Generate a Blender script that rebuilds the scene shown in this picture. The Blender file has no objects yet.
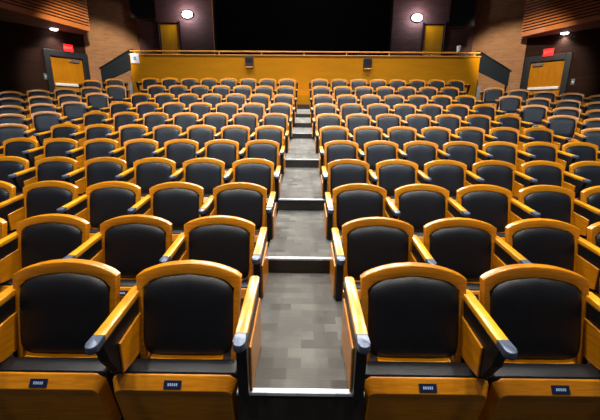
import bpy, bmesh, math, random
from mathutils import Vector, Matrix
random.seed(4)
PI = math.pi
C = bpy.context.scene.collection
Z0 = 1.6            # eye height above the front floor

# ------------------------------------------------------------------ materials
def srgb(r, g, b):
    f = lambda c: (c / 255 / 12.92) if c / 255 <= 0.04045 else ((c / 255 + 0.055) / 1.055) ** 2.4
    return (f(r), f(g), f(b), 1)

def new_mat(name):
    m = bpy.data.materials.new(name); m.use_nodes = True
    nt = m.node_tree
    return m, nt, nt.nodes['Principled BSDF']

def plain(name, col, rough=0.5, metal=0.0, noise=0.12, scale=30, spec=0.5, bump=0.0, coat=0.0, space='Object'):
    m, nt, b = new_mat(name)
    tc = nt.nodes.new('ShaderNodeTexCoord')
    n = nt.nodes.new('ShaderNodeTexNoise'); n.inputs['Scale'].default_value = scale; n.inputs['Detail'].default_value = 5
    nt.links.new(tc.outputs[space], n.inputs['Vector'])
    r = nt.nodes.new('ShaderNodeValToRGB')
    r.color_ramp.elements[0].position = 0.3; r.color_ramp.elements[1].position = 0.7
    r.color_ramp.elements[0].color = tuple(c * (1 - noise) for c in col[:3]) + (1,)
    r.color_ramp.elements[1].color = tuple(min(1, c * (1 + noise)) for c in col[:3]) + (1,)
    nt.links.new(n.outputs['Fac'], r.inputs['Fac']); nt.links.new(r.outputs['Color'], b.inputs['Base Color'])
    b.inputs['Roughness'].default_value = rough; b.inputs['Metallic'].default_value = metal
    b.inputs['Specular IOR Level'].default_value = spec
    b.inputs['Coat Weight'].default_value = coat; b.inputs['Coat Roughness'].default_value = 0.15
    if bump:
        bp = nt.nodes.new('ShaderNodeBump'); bp.inputs['Strength'].default_value = bump; bp.inputs['Distance'].default_value = 0.003
        n2 = nt.nodes.new('ShaderNodeTexNoise'); n2.inputs['Scale'].default_value = 400
        nt.links.new(tc.outputs[space], n2.inputs['Vector'])
        nt.links.new(n2.outputs['Fac'], bp.inputs['Height']); nt.links.new(bp.outputs['Normal'], b.inputs['Normal'])
    return m

def wood(name, dark, light, rough=0.3, grain=(3, 3, 40), coat=0.3, vary=True, spec=0.5, amount=1.0):
    m, nt, b = new_mat(name)
    tc = nt.nodes.new('ShaderNodeTexCoord'); mp = nt.nodes.new('ShaderNodeMapping')
    mp.inputs['Scale'].default_value = grain
    oi = nt.nodes.new('ShaderNodeObjectInfo')
    add = nt.nodes.new('ShaderNodeVectorMath'); add.operation = 'ADD'
    mul = nt.nodes.new('ShaderNodeVectorMath'); mul.operation = 'SCALE'
    cmb = nt.nodes.new('ShaderNodeCombineXYZ')
    for k in 'XYZ': nt.links.new(oi.outputs['Random'], cmb.inputs[k])
    nt.links.new(cmb.outputs[0], mul.inputs[0]); mul.inputs['Scale'].default_value = 9
    nt.links.new(tc.outputs['Object'], add.inputs[0]); nt.links.new(mul.outputs[0], add.inputs[1])
    nt.links.new(add.outputs[0], mp.inputs['Vector'])
    n = nt.nodes.new('ShaderNodeTexNoise'); n.inputs['Scale'].default_value = 2.2; n.inputs['Detail'].default_value = 6
    n.inputs['Distortion'].default_value = 0.6
    nt.links.new(mp.outputs[0], n.inputs['Vector'])
    r = nt.nodes.new('ShaderNodeValToRGB')
    r.color_ramp.elements[0].position = 0.3; r.color_ramp.elements[1].position = 0.72
    r.color_ramp.elements[0].color = dark; r.color_ramp.elements[1].color = light
    nt.links.new(n.outputs['Fac'], r.inputs['Fac'])
    hs = nt.nodes.new('ShaderNodeHueSaturation')
    mr = nt.nodes.new('ShaderNodeMapRange'); mr.inputs['To Min'].default_value = 0.86 if vary else 1; mr.inputs['To Max'].default_value = 1.14 if vary else 1
    nt.links.new(oi.outputs['Random'], mr.inputs['Value']); nt.links.new(mr.outputs[0], hs.inputs['Value'])
    nt.links.new(r.outputs['Color'], hs.inputs['Color']); nt.links.new(hs.outputs['Color'], b.inputs['Base Color'])
    b.inputs['Roughness'].default_value = rough; b.inputs['Coat Weight'].default_value = coat
    b.inputs['Coat Roughness'].default_value = 0.22; b.inputs['Specular IOR Level'].default_value = spec
    return m

def emit(name, col, strength, rim=None):
    m, nt, b = new_mat(name)
    n = nt.nodes.new('ShaderNodeTexNoise'); n.inputs['Scale'].default_value = 3
    mr = nt.nodes.new('ShaderNodeMapRange'); mr.inputs['To Min'].default_value = strength * 0.95; mr.inputs['To Max'].default_value = strength * 1.05
    nt.links.new(n.outputs['Fac'], mr.inputs['Value']); nt.links.new(mr.outputs[0], b.inputs['Emission Strength'])
    b.inputs['Base Color'].default_value = col; b.inputs['Emission Color'].default_value = col
    return m

def carpet(name, a, b_, c):
    m, nt, b = new_mat(name)
    geo = nt.nodes.new('ShaderNodeNewGeometry')
    mp = nt.nodes.new('ShaderNodeMapping'); nt.links.new(geo.outputs['Position'], mp.inputs['Vector'])
    br = nt.nodes.new('ShaderNodeTexBrick'); br.inputs['Scale'].default_value = 1
    br.inputs['Brick Width'].default_value = 0.13; br.inputs['Row Height'].default_value = 0.07
    br.inputs['Mortar Size'].default_value = 0.0; br.inputs['Bias'].default_value = 0
    br.inputs['Color1'].default_value = a; br.inputs['Color2'].default_value = b_
    nt.links.new(mp.outputs[0], br.inputs['Vector'])
    n = nt.nodes.new('ShaderNodeTexNoise'); n.inputs['Scale'].default_value = 4.5; n.inputs['Detail'].default_value = 4
    nt.links.new(geo.outputs['Position'], n.inputs['Vector'])
    mr = nt.nodes.new('ShaderNodeMapRange'); mr.inputs['From Min'].default_value = 0.35; mr.inputs['From Max'].default_value = 0.65
    nt.links.new(n.outputs['Fac'], mr.inputs['Value'])
    mx = nt.nodes.new('ShaderNodeMixRGB'); mx.inputs[2].default_value = c
    nt.links.new(br.outputs['Color'], mx.inputs[1]); nt.links.new(mr.outputs[0], mx.inputs[0])
    # woven rib lines
    w = nt.nodes.new('ShaderNodeTexWave'); w.bands_direction = 'Y'; w.inputs['Scale'].default_value = 22; w.inputs['Distortion'].default_value = 1.5
    w.inputs['Detail'].default_value = 3; nt.links.new(geo.outputs['Position'], w.inputs['Vector'])
    m2 = nt.nodes.new('ShaderNodeMixRGB'); m2.blend_type = 'MULTIPLY'; m2.inputs[0].default_value = 0.12
    nt.links.new(mx.outputs[0], m2.inputs[1]); nt.links.new(w.outputs['Color'], m2.inputs[2])
    nt.links.new(m2.outputs[0], b.inputs['Base Color']); b.inputs['Roughness'].default_value = 0.9
    bp = nt.nodes.new('ShaderNodeBump'); bp.inputs['Strength'].default_value = 0.5; bp.inputs['Distance'].default_value = 0.004
    n2 = nt.nodes.new('ShaderNodeTexNoise'); n2.inputs['Scale'].default_value = 160
    nt.links.new(geo.outputs['Position'], n2.inputs['Vector'])
    nt.links.new(n2.outputs['Fac'], bp.inputs['Height']); nt.links.new(bp.outputs['Normal'], b.inputs['Normal'])
    return m

def brick(name, a, b_, mortar, w=0.24, h=0.08):
    m, nt, b = new_mat(name)
    tc = nt.nodes.new('ShaderNodeTexCoord')
    sp = nt.nodes.new('ShaderNodeSeparateXYZ'); cb = nt.nodes.new('ShaderNodeCombineXYZ')
    nt.links.new(tc.outputs['Object'], sp.inputs[0])
    nt.links.new(sp.outputs['X'], cb.inputs['X']); nt.links.new(sp.outputs['Z'], cb.inputs['Y'])
    br = nt.nodes.new('ShaderNodeTexBrick'); br.inputs['Scale'].default_value = 1
    br.inputs['Brick Width'].default_value = w; br.inputs['Row Height'].default_value = h
    br.inputs['Mortar Size'].default_value = 0.006; br.inputs['Mortar Smooth'].default_value = 0.3
    br.inputs['Color1'].default_value = a; br.inputs['Color2'].default_value = b_; br.inputs['Mortar'].default_value = mortar
    nt.links.new(cb.outputs[0], br.inputs['Vector'])
    n = nt.nodes.new('ShaderNodeTexNoise'); n.inputs['Scale'].default_value = 1.6; n.inputs['Detail'].default_value = 5
    nt.links.new(tc.outputs['Object'], n.inputs['Vector'])
    rp = nt.nodes.new('ShaderNodeValToRGB'); rp.color_ramp.elements[0].color = (.75, .72, .7, 1); rp.color_ramp.elements[1].color = (1, 1, 1, 1)
    nt.links.new(n.outputs['Fac'], rp.inputs['Fac'])
    mx = nt.nodes.new('ShaderNodeMixRGB'); mx.blend_type = 'MULTIPLY'; mx.inputs[0].default_value = 1
    nt.links.new(br.outputs['Color'], mx.inputs[1]); nt.links.new(rp.outputs[0], mx.inputs[2])
    nt.links.new(mx.outputs[0], b.inputs['Base Color']); b.inputs['Roughness'].default_value = 0.75
    bp = nt.nodes.new('ShaderNodeBump'); bp.inputs['Strength'].default_value = 0.6; bp.inputs['Distance'].default_value = 0.01
    inv = nt.nodes.new('ShaderNodeMath'); inv.operation = 'SUBTRACT'; inv.inputs[0].default_value = 1
    nt.links.new(br.outputs['Fac'], inv.inputs[1]); nt.links.new(inv.outputs[0], bp.inputs['Height'])
    nt.links.new(bp.outputs['Normal'], b.inputs['Normal'])
    return m

M = {}
M['seat_wood'] = wood('honey_wood', (0.60, 0.19, 0.002, 1), (0.88, 0.335, 0.005, 1), rough=0.32, coat=0.5)
M['arm_wood'] = wood('pale_honey_wood', (0.74, 0.27, 0.006, 1), (0.96, 0.44, 0.018, 1), rough=0.28, coat=0.5)
M['fabric'] = plain('black_upholstery', (0.0052, 0.0062, 0.0098, 1), rough=0.46, noise=0.25, scale=60, spec=0.5, bump=0.25)
M['black_metal'] = plain('black_metal', (0.006, 0.006, 0.008, 1), rough=0.45, noise=0.2)
M['cap'] = plain('grey_cap', (0.10, 0.13, 0.20, 1), rough=0.35, metal=0.3, noise=0.1, scale=90)
M['chrome'] = plain('steel', (0.55, 0.55, 0.57, 1), rough=0.3, metal=1.0)
M['plate'] = plain('navy_plate', (0.008, 0.018, 0.06, 1), rough=0.3)
M['plate_ink'] = plain('plate_print', (0.45, 0.6, 0.85, 1), rough=0.5)
M['carpet'] = carpet('grey_carpet', (0.160, 0.155, 0.142, 1), (0.060, 0.058, 0.054, 1), (0.095, 0.092, 0.086, 1))
M['riser'] = plain('dark_riser', (0.020, 0.016, 0.012, 1), rough=0.6, noise=0.3, scale=8)
M['nosing'] = plain('pale_nosing', (0.62, 0.66, 0.74, 1), rough=0.35, metal=0.2, noise=0.08)
M['platform'] = plain('dark_platform', (0.012, 0.012, 0.013, 1), rough=0.85, noise=0.3)
M['panel'] = wood('amber_panel', (0.50, 0.205, 0.001, 1), (0.57, 0.24, 0.002, 1), rough=0.5, grain=(.8, .8, 4), coat=0.0, vary=False, spec=.12)
M['rail'] = wood('rail_wood', (0.72, 0.33, 0.05, 1), (0.85, 0.45, 0.10, 1), rough=0.3, vary=False)
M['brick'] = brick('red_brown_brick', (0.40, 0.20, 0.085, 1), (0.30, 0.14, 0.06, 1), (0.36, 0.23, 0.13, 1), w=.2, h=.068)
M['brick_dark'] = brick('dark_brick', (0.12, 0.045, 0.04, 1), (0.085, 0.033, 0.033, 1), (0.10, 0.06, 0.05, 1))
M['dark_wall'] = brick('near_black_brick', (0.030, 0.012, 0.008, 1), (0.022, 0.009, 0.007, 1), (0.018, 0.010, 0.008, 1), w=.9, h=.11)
M['dark_wall'].node_tree.nodes['Principled BSDF'].inputs['Specular IOR Level'].default_value = .1
M['soffit'] = plain('grey_brown_soffit', (0.17, 0.13, 0.10, 1), rough=0.8, noise=0.15, scale=3)
M['ceiling'] = plain('black_ceiling', (0.01, 0.01, 0.012, 1), rough=0.9)
M['slat'] = wood('slat_wood', (0.40, 0.125, 0.03, 1), (0.55, 0.19, 0.05, 1), rough=0.4, vary=False)
M['slat_back'] = plain('slat_backing', (0.014, 0.004, 0.002, 1), rough=0.9)
M['door'] = wood('door_wood', (0.36, 0.14, 0.001, 1), (0.46, 0.185, 0.002, 1), rough=0.5, grain=(6, 6, 1.2), coat=0.0, vary=False, spec=.15)
M['door_upper'] = wood('amber_door_wood', (0.75, 0.33, 0.004, 1), (0.88, 0.42, 0.008, 1), rough=0.4, grain=(6, 6, 1.2), coat=0.1, vary=False)
M['door_frame'] = plain('blue_black_paint', (0.004, 0.0085, 0.015, 1), rough=0.45)
M['guard'] = plain('blue_grey_panel', (0.007, 0.011, 0.016, 1), rough=0.45)
M['cabinet'] = plain('black_cabinet', (0.0035, 0.007, 0.010, 1), rough=0.5)
M['screen'] = plain('navy_black_cloth', (0.0025, 0.006, 0.016, 1), rough=0.9, noise=0.3, scale=2)
M['white'] = plain('white_paint', (0.75, 0.78, 0.85, 1), rough=0.4, noise=0.05)
M['blue'] = plain('blue_print', (0.15, 0.3, 0.6, 1), rough=0.4)
M['exit'] = emit('exit_red', (1.0, 0.006, 0.008, 1), 1.1)
M['exit_letter'] = emit('exit_letter', (1.0, 0.09, 0.07, 1), 1.1)
M['lamp'] = emit('lamp_glass', (0.93, 0.96, 1.0, 1), 9.0)
M['downlight'] = emit('downlight_lens', (1.0, 0.97, 0.88, 1), 7.0)
M['step'] = plain('pale_step', (0.16, 0.17, 0.18, 1), rough=0.8, noise=0.3, scale=25)

# ------------------------------------------------------------------ helpers
def W(x, F, U): return Vector((x, F, U + Z0))

def finish(name, bm, mats, parent=None, smooth=False, loc=None, rotz=0):
    bmesh.ops.recalc_face_normals(bm, faces=bm.faces[:])
    me = bpy.data.meshes.new(name); bm.to_mesh(me); bm.free()
    for m in (mats if isinstance(mats, (list, tuple)) else [mats]): me.materials.append(m)
    if smooth:
        for p in me.polygons: p.use_smooth = True
        me.set_sharp_from_angle(angle=math.radians(40))
    o = bpy.data.objects.new(name, me); C.objects.link(o)
    if parent: o.parent = parent
    if loc is not None: o.location = loc
    o.rotation_euler.z = rotz
    return o

def bevel(bm, edges, w, seg=2):
    bmesh.ops.bevel(bm, geom=list(edges), offset=w, segments=seg, profile=0.5, affect='EDGES', clamp_overlap=True)

def add_box(bm, x0, x1, y0, y1, z0, z1, bv=0.0, seg=2, mi=0):
    n0 = set(bm.faces)
    r = bmesh.ops.create_cube(bm, size=1)
    for v in r['verts']:
        v.co = Vector(((x0 + x1) / 2 + v.co.x * (x1 - x0), (y0 + y1) / 2 + v.co.y * (y1 - y0), (z0 + z1) / 2 + v.co.z * (z1 - z0)))
    if bv:
        es = set(e for v in r['verts'] for e in v.link_edges)
        bevel(bm, es, bv, seg)
    for f in bm.faces:
        if f not in n0: f.material_index = mi

def prism(bm, pts, w0, w1, mapf, bv=0.0, seg=2, mi=0):
    """pts: closed 2-D outline; mapf(a, b, w) gives the 3-D point"""
    n0 = set(bm.faces)
    A = [bm.verts.new(mapf(a, b, w0)) for a, b in pts]; B = [bm.verts.new(mapf(a, b, w1)) for a, b in pts]
    n = len(pts)
    f1 = bm.faces.new(A); f2 = bm.faces.new(B[::-1])
    for i in range(n): bm.faces.new((A[i], B[i], B[(i + 1) % n], A[(i + 1) % n]))
    if bv:
        bevel(bm, set(f1.edges) | set(f2.edges), bv, seg)
    for f in bm.faces:
        if f not in n0: f.material_index = mi

def tagged(o, label=None, cat=None, group=None, kind=None):
    if label: o['label'] = label
    if cat: o['category'] = cat
    if group: o['group'] = group
    if kind: o['kind'] = kind
    return o

def empty(name, loc, rz=0):
    o = bpy.data.objects.new(name, None); C.objects.link(o); o.location = loc; o.rotation_euler.z = rz
    o.empty_display_size = 0.1
    return o

def struct(name, bm, m, loc=None, rotz=0):
    return tagged(finish(name, bm, m, loc=loc, rotz=rotz), kind='structure')

# ------------------------------------------------------------------ one theatre seat
# local axes: -y towards the stage, origin under the top of the back; z=0 is the aisle tread, the seat stands at z=-DEEP
DEEP = 0.45
def lean(x, y, z):
    return (x, y - 0.10 + 0.10 * (z / 0.44) - 0.28 * x * x, z)

def back_frame_mesh():
    bm = bmesh.new()
    out, inn = [], []
    n = 6
    for i in range(n):                       # left rail going up
        t = i / n
        out.append((-0.226 - 0.019 * t, -0.01 + 0.375 * t)); inn.append((-0.200 - 0.013 * t, -0.01 + 0.345 * t))
    m = 18
    for i in range(m + 1):                   # arched top
        u = -1 + 2 * i / m
        xo = 0.247 * u; zo = 0.44 - 0.050 * abs(u) ** 2.3
        if abs(u) > .98: zo -= 0.006
        xi = 0.213 * u; zi = 0.388 - 0.036 * abs(u) ** 2
        if abs(u) > .96: zi -= 0.022
        elif abs(u) > .86: zi -= 0.006
        out.append((xo, zo)); inn.append((xi, zi))
    for i in range(n - 1, -1, -1):
        t = i / n
        out.append((0.226 + 0.019 * t, -0.01 + 0.375 * t)); inn.append((0.200 + 0.013 * t, -0.01 + 0.345 * t))
    fy, by = -0.020, 0.022
    V = [[bm.verts.new(lean(x, y, z)) for (x, z) in L] for L, y in ((out, fy), (out, by), (inn, by), (inn, fy))]
    k = len(out)
    for a in range(4):
        b = (a + 1) % 4
        for i in range(k - 1): bm.faces.new((V[a][i], V[b][i], V[b][i + 1], V[a][i + 1]))
    bm.faces.new([V[a][0] for a in range(4)]); bm.faces.new([V[a][-1] for a in range(3, -1, -1)])
    es = [e for a in range(4) for i in range(k - 1) for e in [bm.edges.get((V[a][i], V[a][i + 1]))] if e]
    bevel(bm, es, 0.006, 3)
    return bm

def back_pad_mesh():
    bm = bmesh.new()
    seg = 44
    def outline(th):
        c, s = math.cos(th), math.sin(th)
        e = 2 / 7.0
        x = 0.216 * math.copysign(abs(c) ** e, c); z = 0.188 * math.copysign(abs(s) ** e, s)
        return x, z
    rings = [0, .25, .5, .68, .8, .88, .94, .98, 1.0]
    prev = None
    def P(r, th, side):
        x, z = outline(th); x *= r; z *= r
        zz = 0.204 + z
        if z > 0: zz -= 0.040 * (x / 0.216) ** 2 * (z / 0.188)
        x *= 1 - 0.02 * (1 - (zz / 0.39)) ** 2
        d = 0.042 * (max(0, 1 - r ** 5)) ** 0.5
        y = (-0.012 - d) if side == 0 else 0.016
        return lean(x, y, zz)
    allr = []
    for side in (0, 1):
        rs = rings if side == 0 else [1.0, .6, 0]
        for r in rs:
            if r == 0: allr.append([bm.verts.new(P(0, 0, side))])
            else: allr.append([bm.verts.new(P(r, 2 * PI * i / seg, side)) for i in range(seg)])
    for a, b in zip(allr, allr[1:]):
        for i in range(seg):
            j = (i + 1) % seg
            if len(a) == 1: bm.faces.new((a[0], b[i], b[j]))
            elif len(b) == 1: bm.faces.new((a[i], b[0], a[j]))
            else: bm.faces.new((a[i], b[i], b[j], a[j]))
    return bm

AL = math.radians(77)
SH = Vector((0, -0.165, -0.345))
SA = Vector((0, -math.cos(AL), math.sin(AL))); SN = Vector((0, -math.sin(AL), -math.cos(AL)))
def smap(s, t, x): return Vector((x, 0, 0)) + SH + SA * s + SN * t

def cushion_mesh():
    bm = bmesh.new()
    pts = [(0.02, -0.085), (0.06, -0.10), (0.30, -0.105), (0.345, -0.10), (0.372, -0.078), (0.382, -0.045), (0.378, -0.01), (0.365, 0.0), (0.0, 0.0)]
    prism(bm, pts, -0.282, 0.282, smap, bv=0.022, seg=3)
    return bm

def pan_mesh():
    bm = bmesh.new()
    # outline in (x, s); chamfered lip along the upper edge, rounded upper corners
    def outl(w, top, r):
        L = [(-w * .93, 0.0), (-w, 0.05), (-w, top - r)]
        for i in range(1, 6):
            a = PI - i / 6 * PI / 2; L.append((-w + r + r * math.cos(a), top - r + r * math.sin(a)))
        L.append((-w + r, top))
        return L + [(-x, s) for x, s in L[::-1]]
    o = outl(0.278, 0.372, 0.045); i1 = outl(0.256, 0.326, 0.034); i2 = outl(0.246, 0.318, 0.030)
    rings = [(o, -0.004), (o, 0.002), (i1, 0.046), (i2, 0.041)]
    V = [[bm.verts.new(smap(s, t, x)) for x, s in L] for L, t in rings]
    n = len(o)
    for a, b in zip(V, V[1:]):
        for i in range(n): bm.faces.new((a[i], b[i], b[(i + 1) % n], a[(i + 1) % n]))
    bm.faces.new(V[0]); bm.faces.new(V[-1][::-1])
    es = [bm.edges.get((V[k][i], V[k][(i + 1) % n])) for k in (1, 2) for i in range(n)]
    bevel(bm, es, 0.004, 2)
    return bm

def plate_mesh():
    bm = bmesh.new()
    # lies on the sloping lip of the pan
    a = Vector((0, 0.370, 0.002)); b = Vector((0, 0.328, 0.046))
    def lp(x, q, h):            # q 0..1 along the lip, h off the lip
        s = a.y + (b.y - a.y) * q; t = a.z + (b.z - a.z) * q
        d = Vector((b.y - a.y, b.z - a.z)).normalized(); nn = Vector((-d.y, d.x)) * -1
        if nn.y < 0: nn = -nn
        return smap(s + nn.x * h, t + nn.y * h, x)
    prism(bm, [(-0.038, 0.30), (0.038, 0.30), (0.038, 0.85), (-0.038, 0.85)], 0.0, 0.004, lambda x, q, h: lp(x, q, h))
    for k in range(5):
        x = -0.018 + k * 0.009
        prism(bm, [(x - .0028, 0.48), (x + .0028, 0.48), (x + .0028, 0.66), (x - .0028, 0.66)], 0.003, 0.0048, lambda x_, q, h: lp(x_, q, h), mi=1)
    return bm

def rail_mesh():
    bm = bmesh.new()
    n = 8
    secs = []
    for i in range(n + 1):
        x = -0.168 + 0.336 * i / n; dz = 0.010 * (x / 0.168) ** 2
        secs.append([bm.verts.new(lean(x, y, z + dz)) for y, z in ((-0.054, -0.030), (-0.054, 0.016), (0.0, 0.016), (0.0, -0.030))])
    for a, b in zip(secs, secs[1:]):
        for i in range(4): bm.faces.new((a[i], b[i], b[(i + 1) % 4], a[(i + 1) % 4]))
    bm.faces.new(secs[0]); bm.faces.new(secs[-1][::-1])
    bevel(bm, [e for e in bm.edges if len(e.link_faces) == 2 and e.calc_face_angle(0) > 1], 0.004, 2)
    return bm

AY0, AZ0, AY1, AZ1 = 0.045, 0.330, -0.425, 0.285     # armrest rear and tip (top surface)
def armz(y): return AZ0 + (AZ1 - AZ0) * (y - AY0) / (AY1 - AY0)
YC = AY1 + 0.072                                       # where the grey cap begins
def arm_mesh(rear=None):
    bm = bmesh.new(); AYR = AY0 if rear is None else rear
    w = 0.0235
    pts = [(-w, YC), (w, YC), (w, AYR - .012), (w * .6, AYR), (-w * .6, AYR), (-w, AYR - .012)]
    prism(bm, pts, 0, -0.028, lambda x, y, h: (x, y, armz(y) + h), bv=0.004, seg=2)
    return bm
def cap_mesh():
    bm = bmesh.new()
    w = 0.0238; cy = AY1 + w
    pts = [(w, YC), (-w, YC)] + [(w * math.cos(a), cy + w * math.sin(a)) for a in [PI + PI * i / 10 for i in range(11)]]
    prism(bm, pts, 0.001, -0.030, lambda x, y, h: (x, y, armz(y) + h), bv=0.004, seg=2)
    return bm
def standard_mesh(zb):
    bm = bmesh.new()
    w = 0.021
    if zb < -.1: pts = [(-0.03, armz(-0.03) - .028), (AY1 + .05, armz(AY1 + .05) - .028), (-0.345, 0.16), (-0.285, 0.06), (-0.10, 0.05), (-0.09, zb), (-0.02, zb)]
    else: pts = [(0.03, armz(0.03) - .010), (AY1 + .05, armz(AY1 + .05) - .010), (AY1 + .06, 0.18), (-0.355, zb), (-0.05, zb)]
    prism(bm, pts, -w, w, lambda y, z, x: (x, y, z), bv=0.003, seg=1)
    return bm
def panel_mesh(zb, side):
    bm = bmesh.new()
    fr = -0.315 if zb > -.1 else -0.275
    re = 0.0 if zb > -.1 else -.03
    dp = .075 if zb > -.1 else .10
    pts = [(re, armz(re) - dp), (fr, armz(fr) - dp - .006), (fr, zb + .004) if zb > -.1 else (fr, .05), (-.1, zb + .004) if zb > -.1 else (-.20, .04), (0.0, zb + .004) if zb > -.1 else (-0.03, .04)]
    prism(bm, pts, side * 0.0205, side * 0.031, lambda y, z, x: (x, y, z), bv=0.0025, seg=1)
    return bm
def bracket_mesh(side):
    bm = bmesh.new()
    prism(bm, [(-0.27, 0.06), (-0.235, 0.075), (-0.215, 0.02), (-0.225, -0.06), (-0.262, -0.07), (-0.275, -0.01)], side * 0.02, side * 0.034, lambda y, z, x: (x, y, z), bv=0.002, seg=1)
    r = bmesh.ops.create_cone(bm, cap_ends=True, segments=12, radius1=0.011, radius2=0.011, depth=0.012, matrix=Matrix.Translation((side * 0.038, -0.245, 0.0)) @ Matrix.Rotation(PI / 2, 4, 'Y'))
    return bm

proto = {}
def mesh_of(key, bm_fn, mats, smooth=True):
    if key not in proto:
        o = finish(key, bm_fn(), mats, smooth=smooth)
        proto[key] = o.data; bpy.data.objects.remove(o)
    return proto[key]
def child(name, me, parent, loc=(0, 0, 0)):
    o = bpy.data.objects.new(name, me); C.objects.link(o); o.parent = parent; o.location = loc
    return o

ME = dict(
    frame=mesh_of('back_frame', back_frame_mesh, M['seat_wood']), pad=mesh_of('back_pad', back_pad_mesh, M['fabric']),
    rail=mesh_of('bottom_rail', rail_mesh, M['seat_wood']), cushion=mesh_of('seat_cushion', cushion_mesh, M['fabric']),
    pan=mesh_of('seat_pan', pan_mesh, M['seat_wood'], False), plate=mesh_of('number_plate', plate_mesh, [M['plate'], M['plate_ink']], False),
    arm=mesh_of('armrest', arm_mesh, M['arm_wood']), arm_s=mesh_of('armrest_between', lambda: arm_mesh(-0.022), M['arm_wood']), cap=mesh_of('arm_cap', cap_mesh, M['cap']),
    std_long=mesh_of('arm_standard', lambda: standard_mesh(-DEEP), M['black_metal'], False),
    std_short=mesh_of('end_standard', lambda: standard_mesh(0.0), M['black_metal'], False))
for s in (-1, 1):
    ME['pl', s, 0] = mesh_of('side_panel_l%d' % s, lambda: panel_mesh(-DEEP, s), M['seat_wood'], False)
    ME['pl', s, 1] = mesh_of('side_panel_s%d' % s, lambda: panel_mesh(0.0, s), M['seat_wood'], False)
    ME['br', s] = mesh_of('hinge_bracket%d' % s, lambda: bracket_mesh(s), M['chrome'], False)

def arm_unit(parent, x, short, facing):
    """an armrest with its black standard; facing = side on which the seat of this thing lies"""
    up = .018 if short else 0
    st = child('arm_standard', ME['std_short' if short else 'std_long'], parent, (x, 0, 0))
    for s in (-1, 1): child('side_panel', ME['pl', s, 1 if short else 0], st)
    if short: child('hinge_bracket', ME['br', facing], st)
    ar = child('armrest', ME['arm' if short else 'arm_s'], parent, (x, 0, up)); cp = child('arm_cap', ME['cap'], ar)
    cp['label'] = 'rounded grey cap'

def make_seat(side, aisle_end=False, extra=False):
    """side -1: armrest on the -x side; aisle_end adds the armrest that stands on the aisle"""
    t = empty('theatre_seat', (0, 0, 0))
    child('back_frame', ME['frame'], t); child('back_pad', ME['pad'], t); child('bottom_rail', ME['rail'], t)
    child('seat_cushion', ME['cushion'], t, (side * .022, 0, 0))
    pn = child('seat_pan', ME['pan'], t, (side * .024, 0, 0)); child('number_plate', ME['plate'], pn)
    arm_unit(t, side * 0.255, False, -side)
    if aisle_end: arm_unit(t, -side * (0.300 if side < 0 else 0.290), True, side)
    return t

def copy_tree(o, parent=None):
    c = o.copy(); C.objects.link(c)
    if parent is not None: c.parent = parent
    for ch in [k for k in o.children]: copy_tree(ch, c)
    return c

seat_proto, used = {}, set()
def place_seat(x, F, U, rz, side, aisle_end, label, group):
    key = (side, aisle_end)
    if key not in seat_proto: seat_proto[key] = make_seat(side, aisle_end)
    o = seat_proto[key] if key not in used else copy_tree(seat_proto[key])
    used.add(key)
    o.location = W(x, F, U); o.rotation_euler.z = rz
    tagged(o, label, 'seat', group)
    return o

# rows: distance of the top of the back, tread level beside the aisle
ROWF = [1.50, 2.28, 3.08, 4.02, 4.97, 5.88, 6.76, 7.66, 8.60, 9.58, 10.58]
ROWU = [-1.14, -1.155, -1.08, -0.98, -0.834, -0.665, -0.463, -0.252, -0.02, 0.24, 0.51]
ORD = ['first', 'second', 'third', 'fourth', 'fifth', 'sixth', 'seventh', 'eighth', 'ninth', 'tenth', 'eleventh']
NL = [3, 4, 5, 6, 7, 7, 7, 7, 7, 7, 8]
HALF = {-1: [.532, .575, .575, .585, .585, .565, .535, .50, .48, .48, .48], 1: [.525, .525, .525, .54, .555, .525, .495, .48, .48, .48, .48]}   # half the aisle gap, row by row
def pitch(i, sgn): return (.585 if sgn < 0 else .570) if i < 5 else (.578 if sgn < 0 else .572)
for i in range(11):
    for sgn, sd in ((-1, 'left'), (1, 'right')):
        n = NL[i] + (1 if (i == 3 and sgn == -1) else 0)
        for k in range(n):
            row = 'front row' if i == 0 else ('back row under the amber wall' if i == 10 else ORD[i] + ' row from the front')
            if k == 0: lab = 'black padded wood-framed seat, %s, directly %s of the centre aisle' % (row, sd)
            else: lab = 'black padded wood-framed seat, %s, %s %s of the centre aisle' % (row, ORD[k], sd)
            place_seat(sgn * (HALF[sgn][i] + pitch(i, sgn) * k), ROWF[i], ROWU[i], 0, sgn, k == 0, lab, 'theatre seats %s of the centre aisle' % sd)

def level(F):
    if F <= ROWF[0]: return ROWU[0]
    for a in range(10):
        if F <= ROWF[a + 1]:
            t = (F - ROWF[a]) / (ROWF[a + 1] - ROWF[a]); return ROWU[a] * (1 - t) + ROWU[a + 1] * t
    return ROWU[-1]

PHI = math.radians(20)
# side blocks turned towards the stage: inner seat x, distance, how many
SIDE = {
    -1: [('back', -5.50, 10.40, 2), ('second', -5.02, 9.50, 6), ('third', -5.02, 8.60, 5), ('fourth', -5.00, 7.66, 3), ('fifth', -4.98, 6.76, 2), ('sixth', -4.98, 5.88, 1)],
    1: [('back', 5.08, 9.55, 5), ('second', 5.00, 8.60, 5), ('third', 5.00, 7.66, 4), ('fourth', 4.98, 6.76, 3), ('fifth', 4.98, 5.88, 1)],
}
for sgn, sd in ((-1, 'left'), (1, 'right')):
    for rn, x0, F0, n in SIDE[sgn]:
        for k in range(n):
            x = x0 + sgn * .585 * math.cos(PHI) * k; F = F0 - .585 * math.sin(PHI) * k
            rname = 'back row' if rn == 'back' else rn + ' row from the back'
            pos = 'nearest the aisle' if k == 0 else '%s from the aisle' % ORD[k]
            place_seat(x, F, level(F), -sgn * PHI, sgn, k == 0, 'angled black padded seat, %s side block, %s, %s' % (sd, rname, pos), 'angled seats of the %s side block' % sd)

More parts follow.
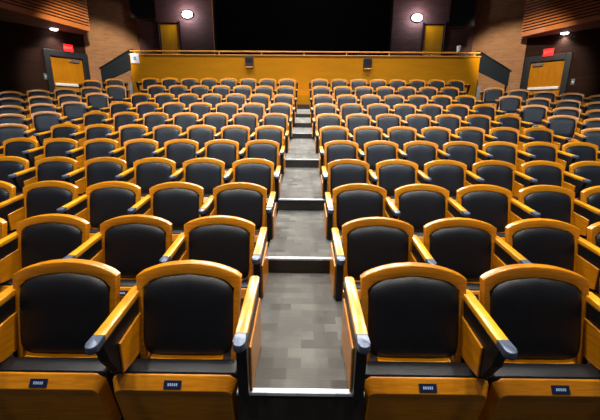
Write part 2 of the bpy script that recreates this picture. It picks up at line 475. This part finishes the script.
# ------------------------------------------------------------------ floors, steps, platforms
bm = bmesh.new(); add_box(bm, -14, 14, -4, 15, -0.1, 0.0); struct('floor', bm, M['platform'])
# centre aisle: treads of grey carpet, dark risers, pale nosings
AX = 0.268
prof = [(1.185, -1.145, 2.33, -1.17), (2.33, -1.055, 3.66, -1.075), (3.66, -0.947, 5.16, -0.83), (5.16, -0.705, 6.61, -0.497),
        (6.61, -0.40, 7.367, -0.321), (7.367, -0.232, 8.168, -0.127), (8.168, -0.05, 8.93, 0.067), (8.93, 0.178, 9.35, 0.185)]
WD = AX
for j, (f0, u0, f1, u1) in enumerate(prof):
    bm = bmesh.new()
    def mp(a, b, x): return (x, a, b + Z0)
    prism(bm, [(f0, -Z0 + .001), (f0, u0), (f1, u1), (f1, -Z0 + .001)], -WD, WD, mp)
    for f in bm.faces:
        f.material_index = 0 if f.normal.z > 0.5 or f.calc_center_median().z > Z0 + min(u0, u1) - 0.02 and abs(f.normal.x) < .1 and abs(f.normal.z) > .5 else 1
    bm.normal_update()
    for f in bm.faces: f.material_index = 0 if abs(f.normal.z) > 0.5 else 1
    o = finish('aisle_step', bm, [M['carpet'], M['riser']]); tagged(o, kind='structure')
    if j < 5:
        bm = bmesh.new(); add_box(bm, -WD, WD, f0 - 0.006, f0 + 0.022 + .004 * j, u0 + Z0 - 0.012, u0 + Z0 + 0.004, bv=0.002, seg=1)
        tagged(finish('trim_%d' % (j + 1), bm, M['nosing']), kind='structure')
# upper steps, faced in amber wood, up to the wall
bm = bmesh.new()
add_box(bm, -WD, WD, 9.35, 10.05, 0.001, 0.42 + Z0); add_box(bm, -WD, WD, 10.05, 10.85, 0.001, 0.62 + Z0)
tagged(finish('aisle_step', bm, M['panel']), kind='structure')
for i in range(1, 11):
    for sgn in (-1, 1):
        n = 8 if i == 10 else 7
        x0, x1 = sorted((sgn * (WD + 0.003), sgn * (HALF[sgn][i] + pitch(i, sgn) * (n - 1) + 0.34)))
        bm = bmesh.new()
        f0 = ROWF[i] - 0.50; f1 = ROWF[i + 1] - 0.505 if i < 10 else 10.84
        add_box(bm, x0, x1, f0, f1, 0.001, ROWU[i] - DEEP + Z0)
        if ROWU[i] - DEEP + Z0 > 0.004: tagged(finish('platform', bm, M['platform']), kind='structure')
        else: bm.free()
# raked side floors
for sgn, nm in ((-1, 'left'), (1, 'right')):
    bm = bmesh.new()
    pr = [(4.0, -Z0 + .001)] + [(F, max(-Z0 + .002, level(F) - DEEP)) for F in (4.0, 4.97, 5.88, 6.76, 7.66, 8.60, 9.58)] + [(14.5, ROWU[9] - DEEP), (14.5, -Z0 + .001)]
    xs = sorted((sgn * (4.45 if sgn > 0 else 4.45), sgn * 13.0))
    prism(bm, pr, xs[0], xs[1], lambda a, b, x: (x, a, b + Z0))
    tagged(finish('side_floor', bm, M['platform']), kind='structure')
bm = bmesh.new(); add_box(bm, -6.6, -5.2, 9.6, 10.75, 1.2, level(10.3) - DEEP + Z0); tagged(finish('platform', bm, M['platform']), kind='structure')

# ------------------------------------------------------------------ amber parapet wall
bm = bmesh.new(); add_box(bm, -5.22, 5.26, 10.88, 11.02, 0.0, 1.62 + Z0); struct('wall_parapet', bm, M['panel'])
bm = bmesh.new(); add_box(bm, -5.24, 5.28, 10.86, 11.04, 1.62 + Z0, 1.645 + Z0, bv=.004); tagged(finish('trim_6', bm, M['rail']), kind='structure')
t = empty('handrail', W(0, 10.95, 1.65)); tagged(t, 'long wooden handrail on short posts along the top of the amber wall', 'handrail')
bm = bmesh.new(); add_box(bm, -5.24, 5.28, -0.03, 0.03, 0.075, 0.112, bv=0.012); finish('rail', bm, M['rail'], t, smooth=True)
for k in range(9):
    bm = bmesh.new(); x = -5.1 + 10.22 * k / 8
    add_box(bm, x - .014, x + .014, -.014, .014, -0.004, 0.078); finish('post', bm, M['rail'], t)
# small items on and in front of the parapet
def small_box(name, x, F, U, w, h, d, mat, label, cat, extra=None):
    t = empty(name, W(x, F, U)); tagged(t, label, cat)
    bm = bmesh.new(); add_box(bm, -w / 2, w / 2, -d, 0, -h / 2, h / 2, bv=min(.01, d * .3)); finish('housing', bm, mat, t)
    if extra: extra(t, w, h, d)
    return t
def steplight(t, w, h, d):
    bm = bmesh.new(); add_box(bm, -w * .36, w * .36, -d - .004, -d, -h * .05, h * .36, bv=.002); finish('louvre_panel', bm, M['black_metal'], t)
    for k in range(4):
        bm = bmesh.new(); z = h * (.02 + .09 * k); add_box(bm, -w * .32, w * .32, -d - .010, -d - .003, z, z + .008); finish('louvre', bm, M['guard'], t)
    bm = bmesh.new(); add_box(bm, -w * .46, w * .46, -d - .02, -d + .004, -h / 2 - .012, -h / 2 + .018, bv=.004); o = finish('lower_lip', bm, M['rail'], t)
small_box('wall_outlet_box', -1.63, 10.88, 1.44, 0.25, 0.30, 0.04, plain('dark_plum_box', (0.035, 0.018, 0.022, 1), .5), 'small dark box on the amber wall, left of the aisle', 'wall box', steplight)
small_box('wall_outlet_box', 1.92, 10.88, 1.41, 0.25, 0.30, 0.04, M['black_metal'], 'small dark box on the amber wall, right of the aisle', 'wall box', steplight)
t = empty('wall_notice', W(-5.07, 10.87, 1.52)); tagged(t, 'white notice with a blue mark at the left end of the amber wall', 'notice')
bm = bmesh.new(); add_box(bm, -.125, .125, -.012, 0, -.14, .14, bv=.004); finish('board', bm, M['white'], t)
bm = bmesh.new(); add_box(bm, -.04, .05, -.016, -.011, -.05, .05, bv=.002); finish('blue_mark', bm, M['blue'], t)
t = empty('paper_cup', W(4.62, 10.95, 1.762)); tagged(t, 'small white cup standing on the handrail at its right end', 'cup')
bm = bmesh.new(); bmesh.ops.create_cone(bm, cap_ends=True, segments=20, radius1=.045, radius2=.06, depth=.15, matrix=Matrix.Translation((0, 0, .075))); finish('cup_body', bm, M['white'], t, smooth=True)
bm = bmesh.new(); bmesh.ops.create_cone(bm, cap_ends=True, segments=20, radius1=.064, radius2=.058, depth=.02, matrix=Matrix.Translation((0, 0, .158))); finish('cup_lid', bm, M['white'], t, smooth=True)

# ------------------------------------------------------------------ upper back wall
def wall_between(name, p, q, zb, zt, th, mat, holes=()):
    """vertical wall with its face on the line p-q, thickness away from the stage; holes = (s0, s1, z0, z1)"""
    p = Vector(p); q = Vector(q); L = (q - p).length; ang = math.atan2(q.y - p.y, q.x - p.x)
    bm = bmesh.new()
    cuts = sorted(set([0, L] + [h for a in holes for h in a[:2]]))
    for a, b in zip(cuts, cuts[1:]):
        h = [k for k in holes if k[0] <= a + 1e-6 and k[1] >= b - 1e-6]
        if not h: add_box(bm, a, b, 0, th, zb, zt)
        else:
            if h[0][2] > zb + .01: add_box(bm, a, b, 0, th, zb, h[0][2])
            if h[0][3] < zt: add_box(bm, a, b, 0, th, h[0][3], zt)
    return struct(name, bm, mat, loc=(p.x, p.y, 0), rotz=ang)
TOP = 6.6 + 0.0
ZT = TOP + 1.2
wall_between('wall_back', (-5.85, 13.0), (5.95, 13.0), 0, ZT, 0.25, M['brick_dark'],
             holes=((5.85 - 3.17, 5.85 + 3.08, 1.0 + Z0, 5.6 + Z0), (.74, 1.46, 1.0 + Z0, 3.0 + Z0), (10.04, 10.78, 1.0 + Z0, 3.0 + Z0)))
# dark opening with its cloth
bm = bmesh.new(); add_box(bm, -3.3, 3.2, 13.6, 13.66, 1.0 + Z0, 5.7 + Z0)
o = finish('stage_cloth', bm, M['screen']); tagged(o, 'huge black cloth filling the opening above the amber wall', 'curtain')
bm = bmesh.new()
add_box(bm, -3.30, -3.171, 13.25, 13.6, 1.0 + Z0, 5.7 + Z0); add_box(bm, 3.081, 3.2, 13.25, 13.6, 1.0 + Z0, 5.7 + Z0); add_box(bm, -3.3, 3.2, 13.25, 13.6, 5.6 + Z0, 5.7 + Z0)
tagged(finish('trim_7', bm, M['screen']), kind='structure')
bm = bmesh.new(); add_box(bm, -3.185, -3.168, 12.97, 13.02, 1.0 + Z0, 5.6 + Z0); tagged(finish('trim_8', bm, M['rail']), kind='structure')
bm = bmesh.new(); add_box(bm, -5.3, 5.35, 11.02, 13.9, 0.0, 1.0 + Z0); tagged(finish('floor_walkway', bm, M['platform']), kind='structure')
for nm, x0, x1 in (('door_1', -5.11, -4.39), ('door_2', 4.19, 4.93)):
    d = empty(nm, W((x0 + x1) / 2, 13.06, 1.0)); tagged(d, kind='structure'); w = (x1 - x0) / 2
    bm = bmesh.new(); add_box(bm, -w + .03, w - .03, 0, .05, .01, 1.97, bv=.004); finish('door_leaf', bm, M['door_upper'], d)
    bm = bmesh.new(); add_box(bm, -w, -w + .03, -.02, .06, 0, 2.0); add_box(bm, w - .03, w, -.02, .06, 0, 2.0); add_box(bm, -w + .03, w - .03, -.02, .06, 1.97, 2.0)
    add_box(bm, -w - .05, -w, -.09, -.062, 0, 2.05); add_box(bm, w, w + .05, -.09, -.062, 0, 2.05)
    finish('door_frame', bm, M['door_frame'], d)
    bm = bmesh.new(); add_box(bm, w - .14, w - .06, -.05, 0.002, .98, 1.02, bv=.006); finish('door_handle', bm, M['chrome'], d)

# wall lamps
def wall_lamp(x, U, label):
    t = empty('wall_lamp', W(x, 13.0, U)); tagged(t, label, 'lamp', None)
    bm = bmesh.new(); bmesh.ops.create_uvsphere(bm, u_segments=28, v_segments=14, radius=1)
    for v in bm.verts: v.co = Vector((v.co.x * .23, min(v.co.y * .05, .0), v.co.z * .165))
    finish('housing', bm, M['black_metal'], t, smooth=True)
    bm = bmesh.new(); bmesh.ops.create_uvsphere(bm, u_segments=28, v_segments=14, radius=1)
    for v in bm.verts: v.co = Vector((v.co.x * .18, v.co.y * .09 - .03, v.co.z * .12))
    finish('lamp_glass', bm, M['lamp'], t, smooth=True)
    l = bpy.data.lights.new('wall_lamp_light', 'POINT'); l.energy = 22; l.color = (.92, .9, 1.0); l.shadow_soft_size = .12
    lo = bpy.data.objects.new('wall_lamp_light', l); C.objects.link(lo); lo.location = W(x, 12.78, U)
wall_lamp(-4.06, 3.26, 'bright oval lamp on the upper brick wall, left of the dark opening')
wall_lamp(3.92, 3.19, 'bright oval lamp on the upper brick wall, right of the dark opening')

# hanging loudspeakers near the upper corners
for x, U, h, lab in ((-5.22, 3.50, 1.25, 'dark loudspeaker high in the left corner above the stairs'), (5.10, 3.12, .85, 'dark loudspeaker high in the right corner above the stairs')):
    t = empty('loudspeaker', W(x, 12.2, U)); tagged(t, lab, 'loudspeaker'); t.rotation_euler.z = 0.2 * (-1 if x > 0 else 1)
    bm = bmesh.new(); prism(bm, [(-.30, .18), (.30, .18), (.38, -.20), (-.38, -.20)], -h / 2, h / 2, lambda a, b, z: (a, b, z), bv=.02); finish('cabinet', bm, M['cabinet'], t)
    bm = bmesh.new(); add_box(bm, -.33, .33, -.215, -.198, -h / 2 + .05, h / 2 - .05, bv=.004); finish('grille', bm, M['cabinet'], t)
    bm = bmesh.new(); add_box(bm, -.04, .04, .17, .806, -.05, .05); finish('bracket', bm, M['black_metal'], t)

# ------------------------------------------------------------------ side corners: brick, door walls, bulkheads
CL = Vector((-7.58, 12.62)); CR = Vector((7.62, 12.62))
wall_between('wall_back_left', CL, (-5.85, 13.25), 0, ZT, 0.25, M['brick'])
wall_between('wall_back_right', (5.95, 13.25), CR, 0, ZT, 0.25, M['brick'])
dL = Vector((-0.525, -0.851)).normalized(); dR = Vector((0.60, -0.80)).normalized()
EL = CL + dL * 9.5; ER = CR + dR * 9.5
FLR = ROWU[9] - DEEP      # floor level near the exits

def line_hit(px, P, d):
    return None
# exit doors sit in the splayed side walls (distance from the corner along the wall)
LW = dict(s0=0.03, s1=1.27); RW = dict(s0=0.10, s1=1.33)
DH = 1.80                  # top of the door leaf above the eye line
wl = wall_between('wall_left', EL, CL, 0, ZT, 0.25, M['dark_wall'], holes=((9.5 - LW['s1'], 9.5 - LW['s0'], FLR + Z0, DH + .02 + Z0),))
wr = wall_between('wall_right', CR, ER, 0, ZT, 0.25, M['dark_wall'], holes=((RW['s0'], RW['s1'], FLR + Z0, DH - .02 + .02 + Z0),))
def exit_door(nm, P, ang, width, top, flip):
    """P = left jamb seen from the stage, wall runs along local +x, wall face y=0"""
    d = empty(nm, (P.x, P.y, FLR + Z0)); d.rotation_euler.z = ang; tagged(d, kind='structure')
    H = top - FLR; fw = .17
    bm = bmesh.new()
    for a, b, c, e in ((-.05, fw - .05, 0, H + .09), (width - fw + .05, width + .05, 0, H + .09), (fw - .05, width - fw + .05, H - .10, H + .09)):
        add_box(bm, a, b, -.05, .22, c, e, bv=.008)
    finish('door_frame', bm, M['door_frame'], d)
    a, b = fw - .05, width - fw + .05
    bm = bmesh.new(); add_box(bm, a + .004, b - .004, .03, .08, .01, H - .105, bv=.003); finish('door_leaf', bm, M['door'], d)
    bm = bmesh.new(); add_box(bm, a + .04, b - .04, -.035, .028, .99, 1.08, bv=.012); finish('panic_bar', bm, M['white'], d, smooth=True)
    x = b - .42 if flip else a + .08
    bm = bmesh.new(); add_box(bm, x, x + .30, -.03, .028, H - .24, H - .17, bv=.008); add_box(bm, x + .1, x + .34, -.045, -.025, H - .16, H - .145); finish('door_closer', bm, M['chrome'], d)
angL = math.atan2(-dL.y, -dL.x); angR = math.atan2(dR.y, dR.x)
pL = CL + dL * LW['s1']; exit_door('door_3', pL, angL, LW['s1'] - LW['s0'], DH, True)
pR = CR + dR * RW['s0']; exit_door('door_4', pR, angR, RW['s1'] - RW['s0'], DH - .02, False)

def exit_sign(P, ang, U, lab):
    t = empty('exit_sign', (P.x, P.y, U + Z0), ang); tagged(t, lab, 'exit sign', None)
    bm = bmesh.new(); add_box(bm, -.15, .15, -.07, -.001, -.12, .12, bv=.01); finish('housing', bm, M['black_metal'], t)
    bm = bmesh.new(); add_box(bm, -.14, .14, -.078, -.068, -.11, .11, bv=.003); finish('lit_face', bm, M['exit'], t)
    cu = bpy.data.curves.new('lettering', 'FONT'); cu.body = 'EXIT'; cu.size = .115; cu.align_x = 'CENTER'; cu.align_y = 'CENTER'; cu.extrude = .002
    cu.materials.append(M['exit_letter'])
    tmp = bpy.data.objects.new('lettering_curve', cu); C.objects.link(tmp); bpy.context.view_layer.update()
    lm = bpy.data.meshes.new_from_object(tmp.evaluated_get(bpy.context.evaluated_depsgraph_get())); bpy.data.objects.remove(tmp)
    lo = bpy.data.objects.new('lettering', lm); C.objects.link(lo); lo.parent = t; lo.location = (0, -.081, 0); lo.rotation_euler = (PI / 2, 0, 0)
    l = bpy.data.lights.new('exit_glow', 'POINT'); l.energy = 1.2; l.color = (1, .05, .03); l.shadow_soft_size = .06
    g = bpy.data.objects.new('exit_glow', l); C.objects.link(g); g.location = (P.x - math.sin(-ang) * -.0, P.y - .25, U + Z0)
pp = CL + dL * .58; exit_sign(pp, angL, 2.00, 'red lit exit sign over the left door')
pp = CR + dR * .72; exit_sign(pp, angR, 1.94, 'red lit exit sign over the right door')
def switch(P, ang, U, lab):
    t = empty('wall_switch', (P.x, P.y, U + Z0), ang); tagged(t, lab, 'switch')
    bm = bmesh.new(); add_box(bm, -.05, .05, -.014, -.001, -.09, .09, bv=.004); finish('faceplate', bm, plain('steel_blue_plate', (0.12, .16, .22, 1), .4), t)
    bm = bmesh.new(); add_box(bm, -.014, .014, -.026, -.012, -.025, .025, bv=.003); finish('toggle', bm, M['white'], t)
switch(CL + dL * 1.36, angL, 1.04, 'small bluish switch plate on the dark wall beside the left exit door')
switch(CR + dR * 1.52, angR, .98, 'small bluish switch plate on the dark wall beside the right exit door')

# slatted bulkheads over the side seating
def bulkhead(nm, a, b, w1, w0, U0, U1, nslat, sgn):
    """a: far lower front corner, b: near lower front corner, w1/w0 wall points behind them"""
    A = Vector(a); B = Vector(b)
    d = (B - A).normalized(); L = 9.0; B2 = A + d * L
    n = Vector((-d.y, d.x));
    if n.x * sgn < 0: n = -n        # pointing to the outer wall
    bm = bmesh.new()
    def poly(pts, z0, z1, mi):
        prism(bm, [(p.x, p.y) for p in pts], z0 + Z0, z1 + Z0, lambda x, y, z: (x, y, z), mi=mi)
    E0 = Vector(w1); E1 = Vector(w0)
    off = n * .05
    poly([A + off, B2 + off, B2 + n * 6, E0 + n * .3, E0], U0 + .02, U1, 1)                       # body
    poly([A + off, B2 + off, B2 + n * 6, E0 + n * .3, E0], U0, U0 + .018, 2)                      # soffit skin
    poly([A, B2, B2 + n * .05, A + n * .05], U0 - .01, U0 + .13, 0)                               # lower fascia
    step = (U1 - U0 - .13) / nslat
    for k in range(nslat):
        z = U0 + .13 + step * (k + .42)
        poly([A, B2, B2 + n * .06, A + n * .06], z, z + step * .52, 0)
    return tagged(finish(nm, bm, [M['slat'], M['slat_back'], M['soffit']]), kind='structure')
US = 2.50
bulkhead('trim_9', (-6.96, 12.0), (-7.62, 9.3), (-7.58, 12.61), None or (-9, 10), US, US + 2.4, 26, -1)
bulkhead('trim_10', (7.22, 12.35), (8.00, 10.0), (7.62, 12.61), None or (9, 11), US - .02, US + 2.4, 26, 1)
def downlight(x, F, U, lab):
    t = empty('downlight', W(x, F, U)); tagged(t, lab, 'downlight')
    bm = bmesh.new(); bmesh.ops.create_cone(bm, cap_ends=True, segments=28, radius1=.125, radius2=.135, depth=.012, matrix=Matrix.Translation((0, 0, -.007))); finish('ring', bm, M['white'], t, smooth=True)
    bm = bmesh.new(); bmesh.ops.create_uvsphere(bm, u_segments=24, v_segments=10, radius=1)
    for v in bm.verts: v.co = Vector((v.co.x * .105, v.co.y * .105, v.co.z * .045 - .014))
    finish('lens', bm, M['downlight'], t, smooth=True)
    l = bpy.data.lights.new('downlight_spot', 'SPOT'); l.energy = 45; l.spot_size = 2.2; l.spot_blend = .8; l.color = (1, .93, .8); l.shadow_soft_size = .1
    g = bpy.data.objects.new('downlight_spot', l); C.objects.link(g); g.location = W(x, F, U - .1)
downlight(-7.92, 11.67, US, 'round downlight in the soffit above the left exit')
downlight(8.22, 11.72, US - .02, 'round downlight in the soffit above the right exit')

# stairs and guards at both ends of the parapet
for sgn, nm, x0 in ((-1, 'left', -5.30), (1, 'right', 5.35)):
    bm = bmesh.new()
    for k in range(7):
        xa = x0 + sgn * .28 * k; xb = x0 + sgn * .28 * (k + 1); xs = sorted((xa, xb))
        add_box(bm, xs[0], xs[1], 11.36, 12.45, 0.9, 1.0 - .17 * (k + 1) + Z0)
    tagged(finish('stairs', bm, M['step']), kind='structure')
    t = empty('stair_guard', W(x0, 11.3, 1.0)); tagged(t, 'sloping blue-grey guard panel beside the stairs at the %s end of the amber wall' % nm, 'stair guard')
    pts = [(0, .83), (sgn * .12, .81), (sgn * 1.08, .29), (sgn * 1.08, -.17), (0, .30)]
    bm = bmesh.new(); prism(bm, pts, -.03, .03, lambda a, z, y: (a, y, z), bv=.006); finish('panel', bm, M['guard'], t)
    pts = [(0, .85), (sgn * .12, .83), (sgn * 1.12, .29), (sgn * 1.12, .25), (sgn * .12, .79), (0, .81)]
    bm = bmesh.new(); prism(bm, pts, -.045, .045, lambda a, z, y: (a, y, z), bv=.006); finish('top_rail', bm, M['black_metal'], t)
    for xx, zb in ((sgn * .03, -.16), (sgn * 1.03, -.78)):
        bm = bmesh.new(); add_box(bm, xx - .02, xx + .02, -.025, .025, zb, .30 if abs(xx) < .1 else -.1); finish('post', bm, M['black_metal'], t)
    bm = bmesh.new(); xs = sorted((x0, x0 + sgn * .055)); 

# ceiling
bm = bmesh.new(); add_box(bm, -14, 14, -4, 15, ZT, ZT + .1); struct('ceiling', bm, M['ceiling'])

# ------------------------------------------------------------------ light: the hall's unseen ceiling spots, plus added fill spots
def spot(x, F, z, e, size=100, blend=.6, col=(1, .95, .86), tx=0, tF=0, r=.22):
    l = bpy.data.lights.new('unseen_spot', 'SPOT'); l.energy = e; l.spot_size = math.radians(size); l.spot_blend = blend; l.color = col; l.shadow_soft_size = r
    o = bpy.data.objects.new('unseen_spot', l); C.objects.link(o); o.location = (x, F, z)
    d = Vector((x + tx, F + tF, 0)) - Vector((x, F, z)); o.rotation_euler = d.to_track_quat('-Z', 'Y').to_euler()
for x in (-2.6, 0, 2.6):
    for F, e in ((2.6, 330), (5.0, 330), (7.4, 360), (9.8, 400)):
        spot(x, F, 6.6, e)
# added broad bluish spots over the stage, for sheen on the rear back pads
for x in (-5.4, -2.7, 0, 2.7, 5.4):
    spot(x, -1.2, 6.2, 400, size=52, blend=.8, tx=-x * .1, tF=9.5, r=.4, col=(.66, .82, 1))
for x in (-1.6, 1.6): spot(x, -0.6, 6.4, 230, size=48, blend=.7, tx=0, tF=2.2, r=.2)  # added front spots that brighten the lips of the front seat pans
for x in (-5.0, 5.0): spot(x, 8.0, 6.4, 70, size=95, blend=.7)
for s in (-1, 1):
    spot(s * 4.4, 8.4, 5.8, 1000, size=45, blend=.45, col=(1, .84, .62), tx=s * 4.9, tF=7.0, r=.12)     # added wash that brightens the brick corners and exits
    spot(s * 2.6, 12.2, 7.3, 1000, size=80, blend=.6, tx=-s * 2, tF=-12, r=.35)                        # added backlights, for white highlights along the seat tops
spot(0, 12.2, 7.3, 1000, size=80, blend=.6, tx=0, tF=-12, r=.35)  # middle one of the added backlights

w = bpy.data.worlds.new('hall_air'); bpy.context.scene.world = w; w.use_nodes = True
w.node_tree.nodes['Background'].inputs[0].default_value = (.55, .6, .8, 1); w.node_tree.nodes['Background'].inputs[1].default_value = 0.05

# ------------------------------------------------------------------ camera
cam = bpy.data.cameras.new('camera'); co = bpy.data.objects.new('camera', cam); C.objects.link(co)
cam.sensor_width = 36; cam.lens = 36 * 340 / 600; cam.shift_y = -13.5 / 600; cam.clip_start = .05
R = Matrix.Rotation(math.radians(.42), 4, 'Z') @ Matrix.Rotation(math.radians(90 - 14), 4, 'X') @ Matrix.Rotation(math.radians(.42), 4, 'Z')
co.matrix_world = Matrix.Translation((0, 0, Z0)) @ R
S = bpy.context.scene; S.camera = co
S.view_settings.view_transform = 'Standard'; S.view_settings.look = 'None'; S.view_settings.gamma = 1; S.view_settings.exposure = 0.68
S.view_settings.use_curve_mapping = False
